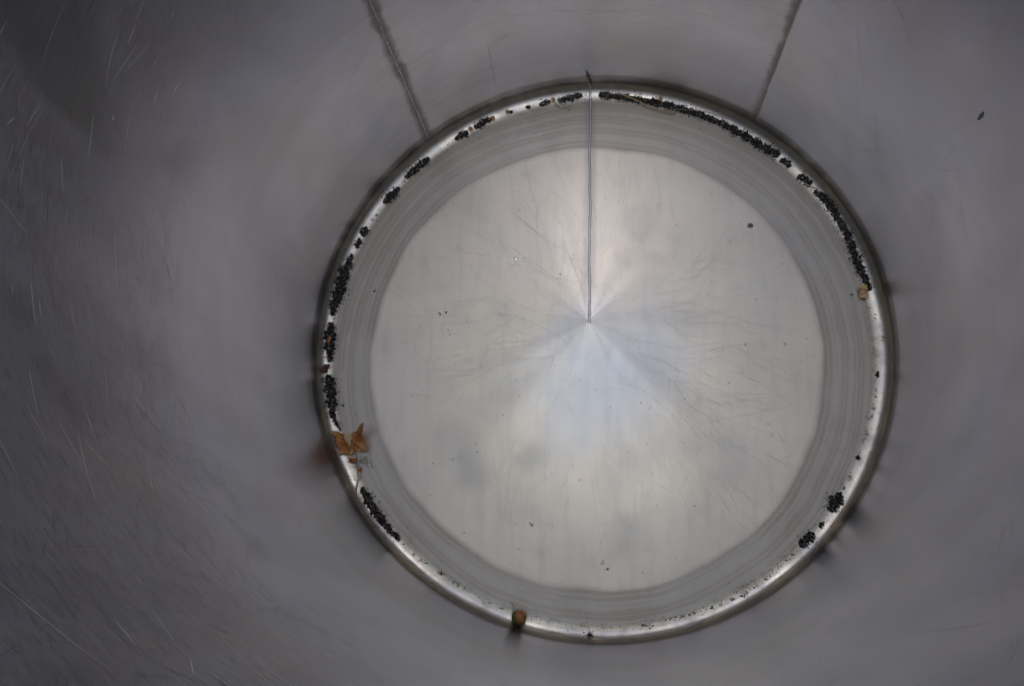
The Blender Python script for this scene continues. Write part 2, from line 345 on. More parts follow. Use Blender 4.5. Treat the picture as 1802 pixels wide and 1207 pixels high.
    rough = m.mix(kn, rough, m.math('ADD', m.remap(cloud2, 0.35, 0.65, 0.32, 0.48), m.math('MULTIPLY', grime, 0.12)))
    streak = m.noise(m.scale(P, (60.0, 9.0, 1.0)), 1.0, 3, 0.6)
    col = m.mix(m.math('MULTIPLY', m.remap(streak, 0.45, 0.7), 0.10), col, rgb(0.42, 0.41, 0.40))
    nb = m.bump(m.noise(P, 16.0, 2, 0.5), 0.14, 0.002)
    return m.done(col, rough, 1.0, nb)

SEAM_X = -0.0075

def mat_simple_metal(name, c, rough, noise=60.0, bump=0.3):
    m = N(name)
    P = m.coords("Object")
    n1 = m.noise(P, noise, 5, 0.6)
    col = m.mix(n1, rgb(*[k * 0.75 for k in c]), rgb(*[min(1, k * 1.2) for k in c]))
    return m.done(col, m.math('ADD', rough - 0.08, m.math('MULTIPLY', n1, 0.16)), 1.0, m.bump(n1, bump, 0.0008))

def mat_organic(name, c1, c2, scale=60.0, rough=0.75, bump=0.5, dist=0.001, c3=None, **kw):
    m = N(name)
    P = m.coords("Object")
    n1 = m.noise(P, scale, 5, 0.6, 0.3)
    col = m.mix(m.remap(n1, 0.34, 0.66), rgb(*c1), rgb(*c2))
    if c3:
        col = m.mix(m.remap(m.noise(m.scale(P, (1, 1, 1), loc=(4, 2, 1)), scale * 2.6, 4, 0.6), 0.56, 0.68), col, rgb(*c3))
    return m.done(col, rough, 0.0, m.bump(n1, bump, dist), **kw)

M_WALL = mat_wall()
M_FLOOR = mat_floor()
M_RIM = mat_simple_metal("rim_steel", (0.5, 0.5, 0.5), 0.3)
M_WELD = mat_simple_metal("weld_metal", (0.66, 0.64, 0.60), 0.36, 220.0, 0.4)
M_WELD_D = mat_simple_metal("dull_weld_metal", (0.40, 0.39, 0.385), 0.42, 160.0, 0.6)
M_SCR_D = mat_simple_metal("dark_scratch", (0.225, 0.222, 0.215), 0.42)
M_SCR_L = mat_simple_metal("bright_scratch", (0.78, 0.76, 0.72), 0.5)
M_SCR_F = mat_simple_metal("floor_scratch", (0.60, 0.565, 0.515), 0.42)
M_SOIL = mat_organic("black_soil", (0.004, 0.004, 0.004), (0.014, 0.013, 0.012), 500.0, 0.65, 0.6, 0.0006, (0.035, 0.032, 0.028))
M_SOIL_B = mat_organic("brown_soil", (0.030, 0.016, 0.008), (0.085, 0.045, 0.02), 400.0, 0.75, 0.6, 0.0006)
M_SOIL_G = mat_organic("grey_soil", (0.04, 0.037, 0.033), (0.10, 0.093, 0.083), 400.0, 0.7, 0.6, 0.0006)
M_ROOT = mat_organic("pale_rootlet", (0.30, 0.285, 0.26), (0.58, 0.55, 0.51), 200.0, 0.7)

# ------------------------------------------------------------------ ground under the vat
gm = mat_organic("gravelly_ground", (0.10, 0.095, 0.085), (0.22, 0.21, 0.19), 14.0, 0.9, 0.6, 0.01)
g = mesh_obj("ground", [(-4, -4, -0.06), (4, -4, -0.06), (4, 4, -0.06), (-4, 4, -0.06)], [(0, 1, 2, 3)], gm, smooth=False)
tag(g, kind="structure")

# ------------------------------------------------------------------ the vat
vat = empty("steel_vat", (0, 0, -0.06))
tag(vat, "scuffed stainless steel vat with raised conical floor and rounded rim groove", "steel vat")

def at_vat(o):
    o.parent = vat
    o.matrix_parent_inverse = Matrix.Translation((0, 0, 0.06))
    return o

def build_floor():
    seg = 360
    rs = [R1 * (i / 64) ** 1.3 for i in range(1, 65)]
    prof_pts = [(r, prof(r)) for r in rs]
    n = 16
    for i in range(1, n + 1):
        t = AC - (AC + math.pi / 2) * i / n           # outward lean of the normal
        prof_pts.append((RW - RF - RF * math.sin(t), RF - RF * math.cos(t)))
    verts = [(APX, APY, prof(0))]
    for r, z in prof_pts:
        k = max(0.0, 1 - r / R1)
        for j in range(seg):
            a = TAU * j / seg
            dz = 0.0
            if r < R1:
                e = math.sin(math.pi * r / R1)
                dz = e * (0.0006 * math.sin(5 * a + 0.6) + 0.0005 * math.sin(9 * a + 14 * r) + 0.0004 * math.sin(3 * a - 20 * r)
                          + 0.0003 * math.sin(16 * a + 1.0))
            vx, vy = r * math.cos(a) + APX * k, r * math.sin(a) + APY * k
            verts.append((vx, vy, z + dz))
    faces = [(0, 1 + j, 1 + (j + 1) % seg) for j in range(seg)]
    for i in range(len(prof_pts) - 1):
        b0, b1 = 1 + i * seg, 1 + (i + 1) * seg
        for j in range(seg):
            k = (j + 1) % seg
            faces.append((b0 + j, b1 + j, b1 + k, b0 + k))
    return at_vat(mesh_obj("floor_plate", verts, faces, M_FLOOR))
build_floor()

def build_sheet(d0, d1):
    seg = max(8, int(abs(d1 - d0) * 1.4))
    zs = [RF + (0.06 - RF) * i / 8 for i in range(9)] + [0.06 + (ZTOP - 0.06) * i / 70 for i in range(1, 71)]
    verts, uvs, faces = [], [], []
    for z in zs:
        for j in range(seg + 1):
            d = d0 + (d1 - d0) * j / seg
            p = wall_pt(d, z)
            verts.append(p); uvs.append((R(d if d <= 180 else d) * RW, z))
    w = seg + 1
    for i in range(len(zs) - 1):
        for j in range(seg):
            faces.append((i * w + j, (i + 1) * w + j, (i + 1) * w + j + 1, i * w + j + 1))
    return at_vat(mesh_obj("wall_sheet", verts, faces, M_WALL, uvs=uvs))
build_sheet(WELD_B, WELD_A)
build_sheet(WELD_A - 0.0, WELD_B + 360.0)

def build_outer():
    seg = 240
    pr = [(RW + 0.004, ZTOP - 0.004), (RW + 0.004, -0.03), (RW - 0.01, -0.058), (RW - 0.06, -0.058), (RW - 0.06, -0.02), (0.0005, -0.02)]
    verts = [(r * math.cos(TAU * j / seg), r * math.sin(TAU * j / seg), z) for r, z in pr for j in range(seg)]
    faces = []
    for i in range(len(pr) - 1):
        for j in range(seg):
            k = (j + 1) % seg
            faces.append((i * seg + j, i * seg + k, (i + 1) * seg + k, (i + 1) * seg + j))
    at_vat(mesh_obj("outer_shell", verts, faces, M_RIM, smooth=False))
    ns = 14
    verts, faces = [], []
    for j in range(seg):
        a = TAU * j / seg
        for k in range(ns):
            t = TAU * k / ns
            r = RW + 0.004 + 0.010 * math.cos(t)
            verts.append((r * math.cos(a), r * math.sin(a), ZTOP + 0.006 + 0.010 * math.sin(t)))
    for j in range(seg):
        for k in range(ns):
            j2, k2 = (j + 1) % seg, (k + 1) % ns
            faces.append((j * ns + k, j2 * ns + k, j2 * ns + k2, j * ns + k2))
    at_vat(mesh_obj("rolled_rim", verts, faces, M_RIM))
build_outer()

# ---- weld beads
def bead(name, pts, normals, width, height, seed, jag=0.25, closed=False, mat=None):
    """rippled half-round bead along a path lying on a surface"""
    rg = random.Random(seed)
    verts, faces = [], []
    n = len(pts); prof_n = 6
    for i in range(n):
        p = pts[i]; nm = normals[i]
        t = (pts[(i + 1) % n] - pts[i - 1]) if closed else (pts[min(i + 1, n - 1)] - pts[max(i - 1, 0)])
        t.normalize()
        s = t.cross(nm).normalized()
        w = width * (1 + rg.uniform(-jag, jag)); h = height * (1 + rg.uniform(-jag, jag) + 0.25 * math.sin(i * 1.9))
        sh = rg.uniform(-jag, jag) * width * 0.4
        for k in range(prof_n + 1):
            q = math.pi * k / prof_n
            verts.append(p + s * (sh + w * 0.5 * math.cos(q)) + nm * (h * math.sin(q) - height * 0.15))
    w = prof_n + 1
    for i in range(n if closed else n - 1):
        for k in range(prof_n):
            a, b = i * w, ((i + 1) % n) * w
            faces.append((a + k, a + k + 1, b + k + 1, b + k))
    return at_vat(mesh_obj(name, verts, faces, mat or M_WELD))

for deg, sd in ((WELD_A, 1), (WELD_B, 2)):
    zz = [0.036 + (ZTOP - 0.045) * i / 420 for i in range(421)]
    pts = [wall_pt(deg + 0.05 * math.sin(z * 40 + sd) + 0.04 * math.sin(z * 95), z) for z in zz]
    nm = [Vector((-math.cos(R(deg)), -math.sin(R(deg)), 0))] * len(pts)
    o = bead("weld_bead", pts, nm, 0.0023, 0.0005, sd, 0.6, False, M_WELD_D)
    o["label"] = "upright weld bead left of the floor seam" if sd == 1 else "upright weld bead right of the floor seam"

pts, nm = [], []
for i in range(260):
    y = APY - 0.004 + (0.470 - APY) * i / 259
    x = SEAM_X + 0.0006 * math.sin(y * 31) + 0.0004 * math.sin(y * 83) - 0.0015 * max(0, 1 - i / 12)
    pts.append(Vector((x, y, floor_z(x, y))))
    nm.append(Vector((0, math.sin(AC), math.cos(AC))))
for i in range(1, 15):
    t = -(math.pi / 2) * i / 14
    pts.append(Vector((SEAM_X, RW - RF - RF * math.sin(t), RF - RF * math.cos(t))))
    nm.append(Vector((0, math.sin(t), math.cos(t))))
o = bead("floor_weld_bead", pts, nm, 0.0050, 0.0020, 5, 0.2)
o["label"] = "straight weld seam running from the floor's apex to the wall"

pts, nm = [], []
for i in range(1100):
    d = 360 * i / 1100
    z = RF + 0.006 + 0.0012 * math.sin(R(d) * 5 + 1) + 0.0006 * math.sin(R(d) * 23)
    pts.append(wall_pt(d, z)); nm.append(Vector((-math.cos(R(d)), -math.sin(R(d)), 0)))
bead("ring_weld_bead", pts, nm, 0.0015, 0.0003, 9, 0.6, True, mat_simple_metal("grimy_weld", (0.22, 0.21, 0.19), 0.42, 90.0, 0.5))

# ---- scratches: hairline strips lying on the steel
def strip(V, F, pts, nms, w):
    b = len(V); n = len(pts)
    for i in range(n):
        t = (pts[min(i + 1, n - 1)] - pts[max(i - 1, 0)])
        s = t.cross(nms[i])
        if s.length < 1e-9: s = Vector((1, 0, 0))
        s.normalize()
        k = w * 0.5 * (0.25 + 0.75 * math.sin(math.pi * (i + 0.5) / n))
        V.append(pts[i] + s * k); V.append(pts[i] - s * k)
    for i in range(n - 1):
        F.append((b + 2 * i, b + 2 * i + 1, b + 2 * i + 3, b + 2 * i + 2))

def wall_scratch(V, F, deg, z, ang, length, curve, w):
    n = max(4, int(length / 0.012) + 2)
    pts, nms = [], []
    u, v, a = 0.0, 0.0, ang
    st = length / n
    for i in range(n + 1):
        d = deg + math.degrees(u / RW)
        zz = z + v
        if not 0.06 < zz < ZTOP - 0.02: break
        pts.append(wall_pt(d, zz, 0.00018)); nms.append(Vector((-math.cos(R(d)), -math.sin(R(d)), 0)))
        u += st * math.cos(a); v += st * math.sin(a); a += curve * st
    if len(pts) > 2: strip(V, F, pts, nms, w)

def floor_scratch(V, F, x, y, ang, length, curve, w):
    n = max(4, int(length / 0.010) + 2)
    pts, nms = [], []
    a = ang; st = length / n
    for i in range(n + 1):
        r = math.hypot(x, y)
        if r > R1 - 0.004: break
        pts.append(Vector((x, y, floor_z(x, y) + 0.0013)))
        nms.append(Vector((x / max(r, 1e-4) * math.sin(AC), y / max(r, 1e-4) * math.sin(AC), math.cos(AC))))
        x += st * math.cos(a); y += st * math.sin(a); a += curve * st
    if len(pts) > 2: strip(V, F, pts, nms, w)

V, F = [], []
g1 = random.Random(11)
for _ in range(900):      # dense scouring high on the wall
    z = 0.50 + 0.5 * g1.random() ** 0.8
    d = g1.uniform(120, 345)
    ang = R(g1.choice((-48, -40, -55, 35, 62, -30, 80, -65, -50))) + g1.gauss(0, 0.16)
    wall_scratch(V, F, d, z, ang, g1.uniform(0.006, 0.04), g1.gauss(0, 2.5), g1.uniform(0.00015, 0.0004))
for _ in range(700):       # thin hairlines everywhere
    d = g1.uniform(0, 360); z = g1.uniform(0.08, 0.85)
    wall_scratch(V, F, d, z, g1.uniform(-0.9, 0.9) + g1.choice((0, 0, math.pi / 2)), g1.uniform(0.01, 0.09), g1.gauss(0, 4), g1.uniform(0.00014, 0.00034))
for _ in range(60):
    d = g1.uniform(-70, 40); z = g1.uniform(0.2, 0.75)
    wall_scratch(V, F, d, z, g1.uniform(0, 6.28), g1.uniform(0.04, 0.15), g1.gauss(0, 4), g1.uniform(0.0002, 0.00045))
wall_scratch(V, F, 110.9, 0.208, -math.pi / 2, 0.15, 0.2, 0.0012)
for _ in range(240):       # hatched patches where the wall was scoured
    d0 = g1.uniform(138, 262); z0 = 0.50 + 0.5 * g1.random()
    if g1.random() > (z0 - 0.42) / 0.25: continue
    phi = R(308) + g1.gauss(0, 0.42)
    for _k in range(g1.randint(10, 34)):
        d = d0 + g1.gauss(0, 3.2); z = z0 + g1.gauss(0, 0.028)
        th = R(d)
        ang = math.atan2(math.cos(phi - th), math.cos(phi - th - math.pi / 2)) + g1.gauss(0, 0.07)
        wall_scratch(V, F, d, z, ang, g1.uniform(0.004, 0.026), g1.gauss(0, 1.2), g1.uniform(0.0001, 0.00034))
s = at_vat(mesh_obj("dark_scratches", V, F, M_SCR_D)); tag(s, kind="stuff")
V, F = [], []
for _ in range(120):        # a few bright gouges running round the wall
    d = g1.uniform(150, 250); z = g1.uniform(0.6, 0.98)
    wall_scratch(V, F, d, z, g1.gauss(0.05, 0.35), 0.008 + 0.10 * g1.random() ** 2.5, g1.gauss(0, 1.5), g1.uniform(0.0002, 0.0009))
for _ in range(40):
    d = g1.uniform(60, 125); z = g1.uniform(0.08, 0.4)
    wall_scratch(V, F, d, z, g1.gauss(0, 0.05), g1.uniform(0.05, 0.3), g1.gauss(0, 0.3), g1.uniform(0.0002, 0.0004))
s = at_vat(mesh_obj("bright_scratches", V, F, M_SCR_L)); tag(s, kind="stuff")
V, F = [], []
for _ in range(460):       # scratches running roughly to the floor's centre
    d = g1.choice((g1.uniform(70, 200), g1.uniform(-50, 40), g1.uniform(0, 360)))
    r = g1.uniform(0.17, 0.45)
    x, y = r * math.cos(R(d)), r * math.sin(R(d))
    floor_scratch(V, F, x, y, R(d + 180) + g1.gauss(0, 0.28), g1.uniform(0.02, 0.17), g1.gauss(0, 2.0), g1.uniform(0.00012, 0.0003))
for _ in range(260):
    d, r = g1.uniform(0, 360), 0.44 * math.sqrt(g1.random())
    floor_scratch(V, F, r * math.cos(R(d)), r * math.sin(R(d)), g1.uniform(0, 6.28), g1.uniform(0.008, 0.05), g1.gauss(0, 9), g1.uniform(0.0002, 0.0004))
s = at_vat(mesh_obj("floor_scratches", V, F, M_SCR_F)); tag(s, kind="stuff")

# ------------------------------------------------------------------ soil
PHI = (1 + 5 ** 0.5) / 2
ICO_V = [Vector(v).normalized() for v in ((-1, PHI, 0), (1, PHI, 0), (-1, -PHI, 0), (1, -PHI, 0), (0, -1, PHI), (0, 1, PHI), (0, -1, -PHI), (0, 1, -PHI),
         (PHI, 0, -1), (PHI, 0, 1), (-PHI, 0, -1), (-PHI, 0, 1))]
ICO_F = ((0, 11, 5), (0, 5, 1), (0, 1, 7), (0, 7, 10), (0, 10, 11), (1, 5, 9), (5, 11, 4), (11, 10, 2), (10, 7, 6), (7, 1, 8),
         (3, 9, 4), (3, 4, 2), (3, 2, 6), (3, 6, 8), (3, 8, 9), (4, 9, 5), (2, 4, 11), (6, 2, 10), (8, 6, 7), (9, 8, 1))

def grain(V, F, c, size, rg, stretch=1.0):
    b = len(V)
    q = Vector((rg.gauss(0, 1), rg.gauss(0, 1), rg.gauss(0, 1))).normalized().rotation_difference(Vector((0, 0, 1))).to_matrix()
    sx, sy, sz = size * rg.uniform(0.6, 1.1) * stretch, size * rg.uniform(0.6, 1.1), size * rg.uniform(0.5, 1.0)
    for v in ICO_V:
        k = rg.uniform(0.75, 1.2)
        V.append(c + q @ Vector((v.x * sx * k, v.y * sy * k, v.z * sz * k)))
    F.extend((b + f[0], b + f[1], b + f[2]) for f in ICO_F)

def tube(V, F, pts, rad, n=5):
    b = len(V); m = len(pts)
    for i in range(m):
        t = (pts[min(i + 1, m - 1)] - pts[max(i - 1, 0)]).normalized()
        up = Vector((0, 0, 1)) if abs(t.z) < 0.9 else Vector((1, 0, 0))
        s = t.cross(up).normalized(); u = s.cross(t)
        r = rad[i] if isinstance(rad, (list, tuple)) else rad
        for k in range(n):
            a = TAU * k / n
            V.append(pts[i] + s * (r * math.cos(a)) + u * (r * math.sin(a)))
    for i in range(m - 1):
        for k in range(n):
            k2 = (k + 1) % n
            F.append((b + i * n + k, b + i * n + k2, b + (i + 1) * n + k2, b + (i + 1) * n + k))
    F.append(tuple(b + k for k in reversed(range(n)))); F.append(tuple(b + (m - 1) * n + k for k in range(n)))

def spline(pts, k=6):
    out = []
    n = len(pts)
    for i in range(n - 1):
        p0, p1, p2, p3 = pts[max(i - 1, 0)], pts[i], pts[i + 1], pts[min(i + 2, n - 1)]
        for j in range(k):
            t = j / k
            out.append(0.5 * ((2 * p1) + (p2 - p0) * t + (2 * p0 - 5 * p1 + 4 * p2 - p3) * t * t + (3 * p1 - p0 - 3 * p2 + p3) * t ** 3))
    out.append(pts[-1].copy())
    return out

def soil_clump(idx, label, pts, brown):
    rg = random.Random(100 + idx)
    P2 = [Vector((r * math.cos(R(d)), r * math.sin(R(d)), w)) for d, r, w in pts]
    coarse = spline(P2, 8)
    total = sum((Vector(coarse[i + 1][:2]) - Vector(coarse[i][:2])).length for i in range(len(coarse) - 1))
    path = spline(P2, max(6, int(total / 0.0011 / (len(P2) - 1))))
    n = len(path)
    V, F, ids = [], [], []
    ph = [rg.uniform(0, 6.28) for _ in range(8)]
    def half(i, side):
        s = i * 0.0011
        k = 0.82 + 0.16 * math.sin(s * 310 + ph[side]) + 0.13 * math.sin(s * 730 + ph[2 + side]) + 0.08 * math.sin(s * 1270 + ph[5 + side]) + rg.uniform(-0.06, 0.06)
        end = min(1.0, 0.35 + 2.2 * min(i, n - 1 - i) / max(4, min(n, 14)))
        return 0.5 * path[i].z * max(0.25, k) * end
    # matted mound
    cols = 8
    info = []
    for i in range(n):
        a, b = path[max(i - 1, 0)], path[min(i + 1, n - 1)]
        t = Vector((b.x - a.x, b.y - a.y)).normalized(); nd = Vector((-t.y, t.x))
        hl, hr = half(i, 0), half(i, 1)
        info.append((nd, hl, hr))
        top = 0.0030 * min(1.0, path[i].z / 0.012) * (0.7 + 0.4 * math.sin(i * 0.55 + ph[4]) * math.sin(i * 0.21 + ph[5]))
        for k in range(cols + 1):
            e = -1 + 2 * k / cols
            off = (hl if e < 0 else hr) * e
            p = Vector((path[i].x, path[i].y)) + nd * off
            if p.length > RW - 0.0035: p = p.normalized() * (RW - 0.0035)
            z = floor_z(p.x, p.y) - 0.0003 + max(0.0, 1 - e * e) ** 0.6 * top * rg.uniform(0.45, 1.35)
            V.append(Vector((p.x + rg.uniform(-.0003, .0003), p.y + rg.uniform(-.0003, .0003), z)))
    for i in range(n - 1):
        for k in range(cols):
            if rg.random() < 0.10: continue
            F.append((i * (cols + 1) + k, i * (cols + 1) + k + 1, (i + 1) * (cols + 1) + k + 1, (i + 1) * (cols + 1) + k))
            ids.append(1 if rg.random() < brown * (0.5 + 0.5 * math.sin(i * 0.4 + ph[6])) * 0.8 else 0)
    # crumbs on and round it
    for i in range(n - 1):
        nd, hl, hr = info[i]
        bz = brown * (0.5 + 0.5 * math.sin(i * 0.4 + ph[6])) * 0.8
        for _ in range(int(path[i].z / 0.0011 * 1.5) + 1):
            e = rg.gauss(0, 0.85)
            if abs(e) > 1.9: continue
            p = Vector((path[i].x, path[i].y)) + nd * ((hl if e < 0 else hr) * e) + Vector((rg.uniform(-.0008, .0008), rg.uniform(-.0008, .0008)))
            if p.length > RW - 0.004: continue
            sz = min(0.0017, 0.00052 * math.exp(rg.gauss(0, 0.45)))
            hgt = 0.0028 * max(0.0, 1 - e * e) ** 0.6 * min(1.0, path[i].z / 0.012)
            c = Vector((p.x, p.y, floor_z(p.x, p.y) + hgt * rg.uniform(0.7, 1.1) + sz * 0.3))
            n0 = len(F)
            grain(V, F, c, sz, rg, rg.choice((1, 1, 1, 1.7)))
            ids.extend([1 if rg.random() < max(bz, 0.03) else (2 if rg.random() < 0.13 else 0)] * (len(F) - n0))
    if len(F) == 0: return
    o0 = path[len(path) // 2]
    org = Vector((o0.x, o0.y, floor_z(o0.x, o0.y)))
    V = [v - org for v in V]
    o = mesh_obj("soil_clump", V, F, [M_SOIL, M_SOIL_B, M_SOIL_G], smooth=False, mat_ids=ids)
    o.location = org
    tag(o, label, "soil clump", "dark soil clumps lying in the rim groove")
    # pale rootlets over the clump
    V, F = [], []
    nroot = int(total / 0.0028) if total > 0.012 else 0
    for _ in range(nroot):
        q = path[rg.randrange(len(path))]
        x, y = q.x + rg.uniform(-0.4, 0.4) * q.z, q.y + rg.uniform(-0.4, 0.4) * q.z
        a = rg.uniform(0, 6.28); L = rg.uniform(0.002, 0.006)
        pp = []
        for k in range(5):
            if math.hypot(x, y) > RW - 0.005: break
            pp.append(Vector((x, y, floor_z(x, y) + 0.0044 * min(1, q.z / 0.012) + 0.0004 * math.sin(k * 2)))  - org)
            x += L / 4 * math.cos(a); y += L / 4 * math.sin(a); a += rg.gauss(0, 0.7)
        if len(pp) > 2: tube(V, F, pp, rg.uniform(0.00010, 0.0002), 4)
    if F: tag(mesh_obj("rootlets", V, F, M_ROOT, parent=o), kind="stuff")

for i, (lab, pts, br) in enumerate(CLUMPS):
    soil_clump(i, lab, pts, br)

# loose crumbs strewn along the groove and over the floor
V, F, ids = [], [], []
rg = random.Random(55)
def crumb(deg, r, s, br=0.15, st=1.0):
    if r > RW - 0.003: return
    p = floor_pt(deg, r, s * 0.35)
    n0 = len(F); grain(V, F, p, s, rg, st)
    ids.extend([1 if rg.random() < br else 0] * (len(F) - n0))
for d, r in CRUMBS:
    for _ in range(rg.randint(5, 16)):
        crumb(d + rg.gauss(0, 0.30), r + rg.gauss(0, 0.0014), rg.uniform(0.0005, 0.0012), 0.12, rg.choice((1, 1, 2.2)))
for d, r, w in [p for c in CLUMPS for p in c[1]]:
    for _ in range(4):
        crumb(d + rg.gauss(0, 1.0), r + rg.gauss(0, 0.35) * w, rg.uniform(0.0003, 0.0009), 0.1, rg.choice((1, 2)))
for _ in range(2600):      # fine line of grit in the groove's lowest part
    d = rg.choice((rg.uniform(-140, 20), rg.uniform(-120, -40), rg.uniform(0, 360)))
    crumb(d, 0.4785 + rg.gauss(0, 0.0036), min(0.0011, 0.00034 * math.exp(rg.gauss(0, 0.5))), 0.15, rg.choice((1, 1, 2)))
for _ in range(420):
    d = rg.uniform(0, 360); r = 0.48 - abs(rg.gauss(0, 0.05))
    crumb(d, r, rg.uniform(0.0002, 0.0005), 0.4, rg.choice((1, 1, 2.5)))
for _ in range(90):
    crumb(rg.uniform(0, 360), 0.44 * math.sqrt(rg.random()), rg.uniform(0.0003, 0.0006), 0.4, rg.choice((1, 1, 3)))
cr = mesh_obj("soil_crumbs", V, F, [M_SOIL, M_SOIL_B], smooth=False, mat_ids=ids)
tag(cr, "scattered fine soil crumbs along the rim groove and floor", "soil crumbs", kind="stuff")

# ------------------------------------------------------------------ fallen leaf
def leaf_mat(name, c1, c2, c3, centre):
    m = N(name)
    P = m.coords("Object")
    n1 = m.noise(P, 42.0, 5, 0.6, 0.4)
    n2 = m.noise(m.scale(P, (1, 1, 1), loc=(1, 2, 3)), 320.0, 3, 0.6)
    col = m.mix(m.remap(n1, 0.35, 0.65), rgb(*c1), rgb(*c2))
    col = m.mix(m.math('MULTIPLY', m.remap(n2, 0.58, 0.72), 0.6), col, rgb(*c3))
    # fan of veins from the stalk end
    x, y, z = sep(m, m.vmath('SUBTRACT', P, centre))
    ang = m.math('ARCTAN2', y, x)
    veins = m.math('ABSOLUTE', m.math('SINE', m.math('ADD', m.math('MULTIPLY', ang, 5.0), m.math('MULTIPLY', n1, 1.2))))
    vein = m.remap(veins, 0.0, 0.14, 1.0, 0.0)
    col = m.mix(m.math('MULTIPLY', vein, 0.30), col, rgb(*[k * 0.55 for k in c1]))
    nb = m.bump(n1, 0.6, 0.0016); nb = m.bump(vein, 0.5, 0.0008, nb)
    return m.done(col, 0.6, 0.0, nb, **{"Transmission Weight": 0.0})

leaf_org = Vector((-0.43, -0.185, 0.0))
leaf = empty("fallen_leaf", leaf_org)
tag(leaf, "curled orange-brown fallen leaf with a thin stalk in the left groove", "leaf")
LC = Vector((-0.4189, -0.1962, 0.0)) - leaf_org

def fan_surface(outline, centre, rings, wav, seed, ragged=0.0):
    rg = random.Random(seed)
    pts = spline(outline + [outline[0]], 3)[:-1]
    if ragged:
        pts = [p + Vector((rg.uniform(-1, 1), rg.uniform(-1, 1), rg.uniform(-1, 1))) * ragged for p in pts]
    n = len(pts)
    V, F = [centre.copy()], []
    for i in range(1, rings + 1):
        t = i / rings
        for j, p in enumerate(pts):
            q = centre.lerp(p, t)
            a = j / n * TAU
            q.z += wav * math.sin(math.pi * min(t, 0.96)) * (math.sin(5 * a + seed) + 0.6 * math.sin(11 * a + 2)) - wav * 1.2 * math.sin(math.pi * t)
            if t > 0.8: q += Vector((rg.uniform(-1, 1), rg.uniform(-1, 1), rg.uniform(-1, 1))) * 0.0005
            V.append(q)
    for j in range(n): F.append((0, 1 + j, 1 + (j + 1) % n))
    for i in range(rings - 1):
        for j in range(n):
            k = (j + 1) % n
            F.append((1 + i * n + j, 1 + (i + 1) * n + j, 1 + (i + 1) * n + k, 1 + i * n + k))
    return V, F

def solid(o, th):
    md = o.modifiers.new("thickness", 'SOLIDIFY'); md.thickness = th; md.offset = 0
    return o

M_LEAF = leaf_mat("dry_leaf", (0.40, 0.145, 0.032), (0.70, 0.36, 0.13), (0.26, 0.09, 0.025), tuple(LC))
M_FLAP = leaf_mat("pale_leaf_underside", (0.58, 0.42, 0.20), (0.66, 0.50, 0.27), (0.48, 0.33, 0.15), tuple(LC))
M_STEM = mat_organic("leaf_stalk", (0.26, 0.12, 0.06), (0.42, 0.24, 0.13), 90.0, 0.6)
out = [Vector(p) - leaf_org for p in LEAF_OUTLINE]
V, F = fan_surface(out, Vector((-0.4225, -0.1835, 0.0145)) - leaf_org, 9, 0.0030, 3, 0.0011)
solid(mesh_obj("leaf_blade", V, F, M_LEAF, parent=leaf), 0.0005)
fl = [Vector(p) - leaf_org for p in LEAF_FLAP]
V, F = fan_surface(fl, sum(fl, Vector()) / len(fl) + Vector((0, 0, 0.001)), 4, 0.0004, 5)
o = solid(mesh_obj("folded_flap", V, F, M_FLAP, parent=leaf), 0.0005)
o["label"] = "pale tan flap folded over the leaf"
V, F = [], []
tube(V, F, spline([Vector(p) - leaf_org for p in LEAF_STEM], 5), 0.0010, 7)
mesh_obj("leaf_stalk", V, F, M_STEM, parent=leaf)

rs = [Vector(p) for p in RED_SCRAP]
ro = sum(rs, Vector()) / len(rs)
V, F = fan_surface([p - ro for p in rs], Vector((0, 0, 0.001)), 4, 0.0005, 2)
o = solid(mesh_obj("leaf_fragment", V, F, mat_organic("red_brown_fragment", (0.16, 0.045, 0.02), (0.26, 0.09, 0.04), 120.0)), 0.0005)
o.location = ro
tag(o, "small red-brown leaf fragment tucked under the fallen leaf's stalk", "leaf fragment")

V, F = [], []
rg = random.Random(3)
fo = floor_pt(*FLUFF)
for _ in range(46):
    a = rg.uniform(0, 6.28); x, y = rg.gauss(0, 0.009), rg.gauss(0, 0.006)
    pp = []
    for k in range(6):
        w = Vector((fo.x + x, fo.y + y, 0))
        pp.append(Vector((x, y, floor_z(w.x, w.y) - fo.z + 0.0006 + 0.0005 * k % 0.002)))
        x += 0.0016 * math.cos(a); y += 0.0016 * math.sin(a); a += rg.gauss(0, 0.6)
    tube(V, F, pp, rg.uniform(0.00012, 0.00028), 4)
o = mesh_obj("moss_tuft", V, F, mat_organic("dry_moss", (0.16, 0.14, 0.06), (0.32, 0.28, 0.14), 200.0))
o.location = fo
tag(o, "thin tuft of dry olive moss threads beside the leaf's stalk", "moss")

for fpts, flab, fseed in (([(-.006, -.002, .003), (-.001, .004, .006), (.006, .003, .003), (.005, -.003, .004), (-.001, -.005, .002)], "small curled brown leaf fragment under the fallen leaf's lower edge", 4),
                          ([(-.004, -.002, .002), (0, .003, .004), (.004, .001, .002), (.002, -.003, .003)], "tiny brown leaf fragment lying below the fallen leaf, by its stalk", 6)):
    q0 = floor_pt(-153.2 if fseed == 4 else -150.6, 0.4760 if fseed == 4 else 0.4700, 0.0008)
    V, F = fan_surface([Vector(p) for p in fpts], Vector((0, 0, 0.0015)), 4, 0.0006, fseed, 0.0006)
    o = solid(mesh_obj("leaf_fragment", V, F, M_LEAF), 0.0005)
    o.location = q0
    tag(o, flab, "leaf fragment")

